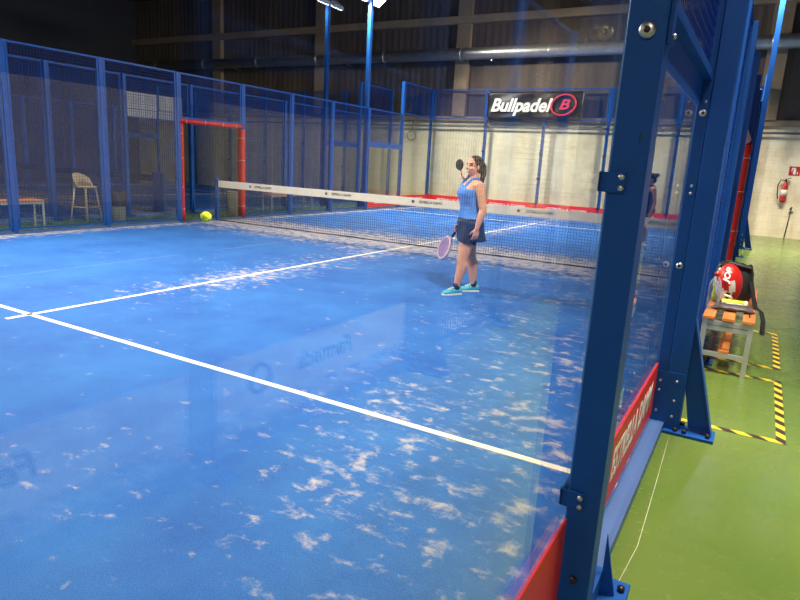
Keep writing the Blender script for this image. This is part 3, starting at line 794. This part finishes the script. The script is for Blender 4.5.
    if hairstyle == 'tail':
        hb.ell(H((-.115, 0, .045)), (.03, .026, .03), 0, 8, R)
        hb.tube([H((-.115, 0, .045)), H((-.148, 0, .01)), H((-.15, .0, -.08)), H((-.135, 0, -.17)), H((-.125, 0, -.235))], [.026, .034, .036, .028, .008], 10, dome=True)
    elif hairstyle == 'bun':
        hb.ell(H((-.105, 0, .085)), (.052, .05, .045), 0, 8, R)
    bake(hb, .006, 2, 'hair', [M['hair']], r)
    # top: fitted body, cut round the arms, with two shoulder straps
    tb = MB()
    zs = [.885, .92, .95, .99, 1.03, 1.08, 1.13, 1.17, 1.21]
    tb.loft([lerp_ring(z, .013) for z in zs]+[ringxy(1.24, .012, .112, .125), ringxy(1.265, .008, .1, .105)])
    for q in (1, -1):
        tb.tube([(.095, q*.08, 1.22), (.085, q*.088, 1.28), (.035, q*.09, 1.335), (-.03, q*.085, 1.342), (-.085, q*.07, 1.28), (-.1, q*.05, 1.21)], [.026, .022, .019, .019, .022, .026], 8, dome=True)
    bake(tb, .006, 6, 'tank_top', [top_m], r)
    # skirt with a slit / shorts
    sb = MB()
    if skirt:
        sb.loft([lerp_ring(.925, .004), lerp_ring(.89, .01), lerp_ring(.84, .016), ringxy(.77, -.025, .135, .186), ringxy(.70, -.032, .145, .192), ringxy(.635, -.04, .152, .198)])
    else:
        sb.loft([lerp_ring(.955, .012), lerp_ring(.9, .014), lerp_ring(.84, .016), ringxy(.77, -.012, .13, .186)])
    for k in 'LR':
        hip, kn = V(J['hip'+k]), V(J['knee'+k])
        sb.tube([hip+V((0, 0, .02)), hip.lerp(kn, .3), hip.lerp(kn, .56)], GL([.092, .092, .088]), 16)
    bake(sb, .008, 2, 'skirt' if skirt else 'shorts', [bot_m], r)
    for k in 'LR':
        an = V(J['ank'+k]); fd = V(J['foot'+k]).normalized(); sd = V((-fd.y, fd.x, 0)); g = an.z-.085
        so = MB(); so.tube([an+V((0, 0, .05)), an+V((0, 0, -.02))], [.038, .042], 14); so.build('sock', sock_m, r)
        sh = MB(); rings = []
        for t, hw, hh in ((-.07, .026, .07), (-.06, .034, .085), (-.02, .038, .095), (.03, .04, .085), (.08, .043, .066), (.13, .044, .054), (.165, .036, .042), (.182, .018, .03)):
            c_ = V((an.x, an.y, g))+fd*t; ring = []
            for j in range(14):
                a = 2*PI*j/14; zz = (.5+.5*math.sin(a))*hh; 
                ring.append(c_+sd*hw*math.copysign(abs(math.cos(a))**.7, math.cos(a))*(1-.35*max(0, math.sin(a)))+V((0, 0, zz+.004)))
            rings.append(ring)
        sh.loft(rings); so_ = sh.build('shoe', shoe_m, r)
        sl = MB(); poly = []
        for t, hw in ((-.074, .02), (-.06, .036), (.0, .042), (.08, .046), (.14, .045), (.175, .03), (.188, .01)): poly.append((t, hw))
        poly = poly+[(t, -h_) for t, h_ in reversed(poly)]
        sl.prism(poly, lambda a, b, q: tuple(V((an.x, an.y, g+q))+fd*a+sd*b), 0.0, .018); sl.build('sole', M['white'], so_)
        la = MB()
        for t in (.045, .07, .095):
            c_ = V((an.x, an.y, g+.088-(t-.03)*.32))+fd*t; la.tube([c_-sd*.025, c_+V((0, 0, .005)), c_+sd*.025], .0045, 6)
        la.build('laces', M['white'], so_)
    return r
GZ = .0145
wom = dict(hipL=(.0, .082, .80), hipR=(-.01, -.082, .80), kneeL=(.075, .09, .45), kneeR=(-.075, -.085, .45), ankL=(.13, .1, .085), ankR=(-.14, -.08, .085),
           footL=(1, .25, 0), footR=(1, -.1, 0), shoL=(-.03, .165, 1.265), shoR=(-.005, -.165, 1.27), elbL=(-.08, .215, 1.0), elbR=(-.05, -.21, 1.01),
           wriL=(-.02, .225, .785), wriR=(.04, -.225, .785), hdL=(.12, 0, -1), hdR=(.45, .1, -.9), pnL=(.2, -1, 0), pnR=(-.2, 1, .1), thL=(1, 0, .1), thR=(.5, 0, .8), curlL=.45, curlR=1.05, head=(-.005, 0, 1.475))
person('woman in blue tank top and navy skirt standing before the net, ponytail, racket lowered', (-2.515, 6.755, GZ), math.radians(222), wom, .0045,
       'tail', M['tank'], M['navy'], M['teal'], M['navy'], head_yaw=math.radians(22), girth=1.08, limb=1.22)
oth = dict(wom); oth.update(kneeL=(.03, .09, .45), ankL=(.02, .1, .085), kneeR=(-.02, -.085, .45), ankR=(-.05, -.09, .085))
person('woman with hair bun in dark sportswear beyond the net, seen right of the near post', (-1.62, 13.7, GZ), math.radians(205), oth, .006,
       'bun', M['navy'], M['navy'], M['whiteshoe'] if 'whiteshoe' in M else M['white'], M['white'], scale=.96, skirt=False)
back = dict(oth); back.update(elbR=(.08, -.26, 1.05), wriR=(.24, -.22, 1.22), hdR=(.3, 0, 1), pnR=(0, 1, 0), thR=(1, 0, 0), curlR=1.05)
BKP = (-6.75, 16.5); BKR = math.radians(250)
person('player far behind the woman at the net, only the raised racket and hand showing', (BKP[0], BKP[1], GZ), BKR, back, .008,
       'tail', M['navy'], M['navy'], M['white'], M['white'], skirt=False)

def racket(label, base, d, face_n, face_m, frame_m):
    """padel racket: grip starts at base and runs along d; face_n is the normal of the hitting face"""
    d = Vector(d).normalized(); n = Vector(face_n); n = (n-d*n.dot(d)).normalized(); s_ = d.cross(n)
    r = thing('padel_racket', label, 'racket', base)
    P = lambda a, b, c: s_*a+d*b+n*c
    g = MB(); g.tube([P(0, 0, 0), P(0, .02, 0), P(0, .13, 0)], [.018, .0165, .0155], 10); g.build('grip', M['black'], r)
    g = MB(); g.tube([P(0, .0, 0), P(0, .004, 0)], [.02, .02], 10); g.build('butt_cap', M['white'], r)
    out = []
    for k in range(36):
        a = 2*PI*k/36; w_ = .13*(1-.12*math.sin(a)*-1) if math.sin(a) < 0 else .13
        out.append((.128*math.cos(a)*(1 if math.sin(a) > 0 else .9+.1*math.cos(a)**2), .315+.14*math.sin(a)))
    h = MB(); h.prism(out, lambda a, b, q: tuple(P(a, b, q)), -.017, .017); h.build('face', face_m, r)
    fr = MB(); fr.tube([P(a*1.0, b, 0) for a, b in out+[out[0]]], .019, 8); fr.build('frame', frame_m, r)
    th = MB(); th.tube([P(0, .12, 0), P(.05, .215, 0)], .013, 8); th.tube([P(0, .12, 0), P(-.05, .215, 0)], .013, 8); th.build('throat', frame_m, r)
    ho = MB()
    for i in range(-3, 4):
        for j in range(-3, 4):
            if i*i+j*j < 11:
                for q in (1, -1):
                    ho.add([tuple(P(i*.03+.006*math.cos(t), .325+j*.03+.006*math.sin(t), q*.0175)) for t in [PI*k/4 for k in range(8)]], [tuple(range(8))])
    ho.build('holes', M['black'], r)
    return r
def loc2w(base, rz, p, sc=1.): return Vector(base)+Matrix.Rotation(rz, 3, 'Z') @ (Vector(p)*sc)
RZ1 = Matrix.Rotation(math.radians(222), 3, 'Z')
gp = loc2w((-2.515, 6.755, GZ), math.radians(222), (.07, -.215, .735))
racket('pale pink and mauve padel racket held low by the woman in blue', gp, RZ1 @ Vector((.3, -.5, -.8)), RZ1 @ Vector((.78, .25, .4)), M['pink'], M['mauve'])
RB = Matrix.Rotation(BKR, 3, 'Z')
gp2 = loc2w((BKP[0], BKP[1], GZ), BKR, (.27, -.2, 1.2))
racket('black padel racket raised beside the head of the woman in blue', gp2, RB @ Vector((.0, -.35, .9)), RB @ Vector((.97, 0, .1)), M['bag'], M['bag'])

# tennis ball in flight
mb = MB(); mb.ell((0, 0, 0), (.033, .033, .033), 0, 12)
ball = tag(mb.build('padel_ball', M['ball'], None, (-2.54, 2.806, 1.1)), 'yellow green ball in the air left of the net post', 'ball')
mb = MB(); mb.tube([Vector((math.cos(t), math.sin(t), .45*math.sin(2*t))).normalized()*.0333 for t in [2*PI*i/40 for i in range(41)]], .0012, 5); mb.build('seam', M['white'], ball)

# ------------------------------------------------------------------ bench with bags, right
def bench(loc, rz, L, label, group=None, slats=3, wid=.36, shelf=False):
    r = thing('bench', label, 'bench', loc, rz, group)
    h = .43
    for i in range(slats):
        x = -wid/2+(wid-.085)*i/(slats-1)
        m2 = MB(); m2.box(x, x+.085, 0, L, h, h+.025); m2.build('slat', M['slat'], r, bevel=.004)
    if shelf: m2 = MB(); m2.box(-.035, .04, .02, L-.02, .172, .192); m2.build('shelf_slat', M['slat'], r)
    for y in (.03, L-.03):
        for x in (-wid/2+.02, wid/2-.02):
            m2 = MB(); m2.box(x-.018, x+.018, y-.018, y+.018, 0, h); m2.build('leg', M['alu'], r)
        for z in (.15, .36, h-.03):
            m2 = MB(); m2.box(-wid/2+.02, wid/2-.02, y-.012, y+.012, z-.015, z+.02); m2.build('crossbar', M['alu'], r)
    for x in (-wid/2+.02, wid/2-.02):
        m2 = MB(); m2.box(x-.012, x+.012, .03, L-.03, .38, .42); m2.build('side_rail', M['alu'], r)
    return r
bench((.305, 5.38, 0), 0, 1.7, 'bench with orange wood slats and grey metal legs, behind the near lamp mast', shelf=True)
BT = .456
def backpack():
    r = thing('backpack', 'black backpack standing at the back of the orange bench with a dangling strap', 'bag', (.275, 6.32, BT)); r.scale = (.84, .84, .9)
    mb = MB(); rings = []
    for z, a, b in ((0, .17, .1), (.03, .19, .115), (.15, .19, .12), (.27, .18, .11), (.33, .16, .085), (.35, .14, .07)):
        ring = []
        for k in range(24):
            t = 2*PI*k/24; c_, s_ = math.cos(t), math.sin(t)
            ring.append((a*math.copysign(abs(c_)**.5, c_), b*math.copysign(abs(s_)**.5, s_), z+.012*math.sin(5*t)*(z > .3)))
        rings.append(ring)
    mb.loft(rings); mb.build('body', M['bag'], r)
    m2 = MB(); m2.tube([(-.13, -.1, .33), (-.05, -.11, .36), (.05, -.1, .345), (.14, -.1, .33)], [.02, .026, .022, .018], 8, dome=True); m2.build('flap', M['bag'], r)
    m2 = MB(); path = [((a-.275)/.84, (b-6.32)/.84, (c_-BT)/.9) for a, b, c_ in ((.41, 6.27, .66), (.45, 6.12, .53), (.475, 5.95, .475), (.52, 5.84, .46), (.545, 5.76, .4), (.55, 5.7, .3))]
    for a, b in zip(path[:-1], path[1:]): m2.bar(a, b, .045, .008, (0.3, 0, 1))
    m2.build('strap', M['bag'], r)
    m2 = MB(); m2.tube([(.15, -.3, .02), (.19, -.6, .012), (.2, -.93, .01), (.215, -.97, -.06), (.21, -.98, -.16)], .006, 6); m2.build('cord', M['black'], r)
backpack()
def sport_bag():
    r = thing('racket_bag', 'red and white egg shaped sports bag lying on the dark pouch on the bench', 'bag', (.25, 6.02, BT+.0)); r.scale = (.7, .75, .84)
    c = Vector((0, 0, .21)); R = Matrix.Rotation(.35, 3, 'X') @ Matrix.Rotation(-.12, 3, 'Y')
    mb = MB(); mb.ell(c, (.15, .16, .21), 0, 26, R)
    me_v = mb.v
    # panels: red crown, white cheeks, black centre
    for i, f in enumerate(mb.f):
        if len(f) > 4: continue
        q = sum((Vector(me_v[j]) for j in f), Vector())/len(f)-c; q = R.inverted() @ q
        x, y, z = q.x/.15, q.y/.16, q.z/.21
        if z > -.05-.55*x: mb.m[i] = 0
        else: mb.m[i] = 1
        if y < -.2 and .12 < x-z*.15 < .6 and z < .45 and (x-.38)**2/.05+(z-.02)**2/.2 < 1: mb.m[i] = 1
        if y < 0 and abs(x-.1-z*.2) < .16+.1*z and z < -.1: mb.m[i] = 2
        if x > .3 and z < -.12 and mb.m[i] == 1: mb.m[i] = 3
    mb.build('shell', [M['sport_red'], M['sport_white'], M['black'], M['ext']], r)
    n = (R @ Vector((0.05, -.72, .7))).normalized(); X = Vector((.75, .25, .25)); X = (X-n*X.dot(n)).normalized(); X = (Matrix.Rotation(1.0, 3, n) @ X); Y = n.cross(X)
    text_part('JOP', .09, X, Y, n, pos=c+R @ Vector((.0, -.117, .153)), name='lettering', mat=M['white'], parent=r, shear=.2, depth=.004, off=.004)
    m2 = MB(); m2.tube([(-.03, -.1, .09), (-.01, -.155, .11), (.04, -.155, .1), (.06, -.11, .08)], [.012]*4, 8, dome=True); m2.build('handle', M['sport_white'], r)
    m2 = MB(); m2.ell((-.13, .06, .23), (.035, .03, .06), 0, 8); m2.build('side_pocket', M['sport_white'], r)
sport_bag()
def small_things():
    r = thing('pouch', 'flat dark grey pouch lying across the bench slats in front of the red bag', 'pouch', (.32, 5.74, BT))
    mb = MB(); rings = []
    for i in range(13):
        u = -1+2*i/12; w_ = .16*u; hh = .05*(1-abs(u)**4)+.006; dd = .085*(1-abs(u)**6)+.008
        rings.append([(w_, dd*math.cos(t), .5*hh+.5*hh*math.sin(t)+.004*math.sin(i*2+t)*(math.sin(t) > 0)) for t in [2*PI*k/14 for k in range(14)]])
    mb.loft(rings); mb.build('body', M['grey_bag'], r)
    m2 = MB(); m2.tube([(-.14, -.02, .052), (-.05, -.03, .06), (.05, -.02, .06), (.14, -.01, .05)], .004, 6); m2.build('zip', M['galv'], r)
    r = thing('water_bottle', 'clear plastic water bottle with red cap beside the pouch', 'bottle', (.165, 5.72, BT))
    mb = MB(); mb.lathe([(.002, 0), (.036, .002), (.038, .02), (.038, .08), (.034, .09), (.038, .1), (.038, .16), (.028, .195), (.014, .215), (.014, .23)], n=18); mb.build('body', M['bottle'], r)
    m2 = MB(); m2.lathe([(.016, .226), (.016, .248), (.001, .25)], n=14); m2.build('cap', M['sport_red'], r)
    r.scale = (1.25, 1.25, 1.2)
    r = thing('ball_tube', 'lime green tube of balls lying before the red bag on the bench', 'ball tube', (.315, 5.87, BT+.0))
    mb = MB(); mb.tube([(-.09, 0, .035), (.08, 0, .035)], .034, 16); mb.build('tube', M['lime'], r)
    m2 = MB(); m2.tube([(.08, 0, .035), (.1, 0, .035)], .036, 16); m2.build('lid', M['sport_white'], r)
    r = thing('water_bottle', 'lime green sports bottle with dark spout standing left of the red bag', 'bottle', (.165, 6.1, BT))
    mb = MB(); mb.lathe([(.002, 0), (.034, .002), (.036, .06), (.03, .1), (.036, .14), (.036, .2), (.026, .225)], n=16); mb.build('body', M['lime'], r)
    m2 = MB(); m2.lathe([(.03, .22), (.028, .25), (.012, .26), (.012, .29), (.001, .292)], n=12); m2.build('cap', M['sport_white'], r)
small_things()

# ------------------------------------------------------------------ hazard tape on the floor
def tape(label, segs):
    r = thing('hazard_tape', label, 'floor tape', (segs[0][0], segs[0][2], 0))
    x0, y0 = segs[0][0], segs[0][2]
    for a, b, c_, d in segs:
        m2 = MB(); m2.box(a-x0, b-x0, c_-y0, d-y0, .0005, .0025); m2.build('strip', M['hazard'], r)
tape('yellow and black floor tape box nearest the blue lamp mast foot', [(.16, .73, 4.17, 4.22), (.68, .73, 4.22, 5.52), (.12, .68, 5.47, 5.52)])
tape('yellow and black floor tape box farther back, around the bench', [(.12, .73, 5.86, 5.91), (.68, .73, 5.91, 7.28), (.12, .68, 7.23, 7.28)])
mb = MB(); mb.tube([(.14, 2.25, .001), (.165, 2.6, .001), (.15, 3.2, .001), (.13, 3.85, .001)], .0012, 4)
tag(mb.build('paint_scratch', M['line']), 'thin pale scratch line on the green floor along the fence', 'mark')

# ------------------------------------------------------------------ far wall: extinguisher, sign, dial, rod
def far_right():
    r = thing('fire_extinguisher', 'red fire extinguisher hanging on the cream wall at far right', 'fire extinguisher', (.86, FAR-.1, .98))
    mb = MB(); mb.lathe([(.002, 0), (.075, .01), (.08, .05), (.08, .42), (.055, .5), (.025, .53), (.025, .56)], n=18); mb.build('cylinder', M['ext'], r)
    m2 = MB(); m2.tube([(0, 0, .56), (0, -.0, .62)], .02, 8); m2.bar((-.02, 0, .62), (.12, 0, .66), .03, .015); m2.bar((-.02, 0, .6), (.1, 0, .58), .03, .012); m2.build('valve', M['black'], r)
    m2 = MB(); m2.tube([(0, -.02, .58), (-.12, -.03, .6), (-.17, -.03, .45), (-.15, -.03, .2), (-.12, -.03, .08)], .014, 8); m2.build('hose', M['black'], r)
    m2 = MB(); m2.lathe([(.081, .18), (.081, .34)], n=18); m2.build('label_band', M['sport_white'], r)
    m2 = MB(); m2.box(-.03, .03, .07, .1, .2, .6); m2.build('wall_bracket', M['galv'], r)
    r = thing('safety_sign', 'small square red sign with white extinguisher pictogram on the cream wall', 'sign', (1.02, FAR-.012, 1.83))
    mb = MB(); mb.box(-.13, .13, 0, .01, -.12, .12); mb.build('plate', M['ext'], r)
    m2 = MB(); m2.box(-.03, .03, -.003, 0, -.09, .05); m2.box(-.05, .02, -.003, 0, .055, .085); m2.box(-.075, -.055, -.003, 0, -.02, .085); m2.box(.06, .08, -.003, 0, -.09, -.02); m2.build('pictogram', M['white'], r)
    r = thing('wall_clock', 'round pale clock high on the cream wall at the right edge', 'clock', (1.33, FAR-.04, 2.3))
    mb = MB(); mb.lathe([(.16, .04), (.16, 0), (.14, -.01), (.14, .0)], n=24, axis=1); mb.build('rim', M['bolt'], r)
    m2 = MB(); m2.lathe([(.14, .005), (.001, .004)], n=24, axis=1); m2.build('dial', M['white'], r)
    m2 = MB(); m2.bar((0, -.004, 0), (.05, -.004, .08), .01, .004); m2.bar((0, -.004, 0), (-.02, -.004, -.11), .008, .004); m2.build('hands', M['black'], r)
    r = thing('floor_rod', 'thin dark rod standing against the cream wall at far right', 'rod', (1.06, FAR-.06, 0))
    mb = MB(); mb.tube([(0, 0, 0), (.05, .03, .86)], .014, 8); mb.build('rod', M['bolt'], r)
    m2 = MB(); m2.bar((.0, .02, .7), (.1, .03, .74), .02, .03); m2.bar((.01, .02, .8), (.06, .03, .86), .02, .03); m2.build('clip', M['bolt'], r)
far_right()

# ------------------------------------------------------------------ left walkway furniture
bench((-11.25, 4.85, 0), 0, 1.95, 'orange topped bench behind the left fence at the left picture edge', 'walkway benches', wid=.34)
bench((-11.2, 12.9, 0), 0, 1.8, 'orange topped bench seen through the net beyond the left fence', 'walkway benches', wid=.34)
def stool():
    r = thing('bar_stool', 'beige plastic bar stool with low back behind the left fence', 'stool', (-11.25, 7.72, 0), .25)
    mb = MB(); rings = []
    for z, q in ((.66, .17), (.675, .19), (.69, .19), (.695, .17)): rings.append(ringxy0(z, 0, q, q, 24, p=.7))
    mb.loft(rings); mb.build('seat', M['stool'], r)
    for x, y in ((1, 1), (1, -1), (-1, 1), (-1, -1)):
        m2 = MB(); m2.tube([(x*.13, y*.13, .66), (x*.2, y*.2, 0)], [.017, .013], 10); m2.build('leg', M['stool'], r)
    m2 = MB()
    for a, b in (((.17, .17), (.17, -.17)), ((.17, -.17), (-.17, -.17)), ((-.17, -.17), (-.17, .17)), ((-.17, .17), (.17, .17))): m2.tube([(a[0], a[1], .28), (b[0], b[1], .28)], .011, 8)
    m2.build('footrest', M['stool'], r)
    m2 = MB(); rings = []
    for i in range(13):
        a = PI*.5+PI*i/12+PI/2; ca, sa = math.cos(a), math.sin(a); hh = .24*math.sin(PI*i/12)**.5+.02
        rings.append([(-.0+.185*sa*1, -.0+.185*ca, .68), (.2*sa, .2*ca, .68), (.215*sa, .215*ca, .68+hh), (.2*sa, .2*ca, .68+hh)])
    m2.loft(rings); m2.build('backrest', M['stool'], r)
stool()
def bin_(loc, label, bag):
    r = thing('waste_bin', label, 'bin', loc); r.scale = (.95, .95, 1.38)
    mb = MB(); mb.lathe([(.002, 0), (.13, .002), (.15, .42), (.155, .43), (.145, .43), (.135, .1)], n=20); mb.build('bucket', M['bin'], r)
    if bag:
        m2 = MB(); rings = []
        for z, q in ((.44, .14), (.46, .155), (.4, .165), (.3, .168), (.24, .166)):
            rings.append([(q*(1+.05*math.sin(k*3+z*30))*math.cos(2*PI*k/24), q*(1+.05*math.sin(k*3+z*30))*math.sin(2*PI*k/24), z) for k in range(24)])
        m2.loft(rings, caps=False); m2.build('liner', M['bag'], r)
bin_((-10.75, 8.08, 0), 'grey waste bin with black liner behind the left fence, beside the stool', True)
bin_((-10.62, 11.1, 0), 'plain grey waste bin beyond the left doorway, behind the net end', False)
# neighbouring court, far left: pale banner and wall details
r = thing('advertising_banner', 'blank pale grey banner hanging high in the far left neighbouring court', 'banner', (-21.775, 16.55, 2.68))
mb = MB(); mb.box(0, .006, 0, 2.7, 0, .94); mb.build('vinyl', M['whitev'], r)
m2 = MB()
for y in (.05, 1.35, 2.65): m2.lathe([(.02, .006), (.02, .01), (.001, .01)], (0, y, .88), 8, 0, 0)
m2.build('eyelet', M['galv'], r)
pad(-11.9, -1, 10.0, .02, .95, 'royal blue upright pad around the net post behind the left fences', 'blue pads', .12, 'blue_pad')
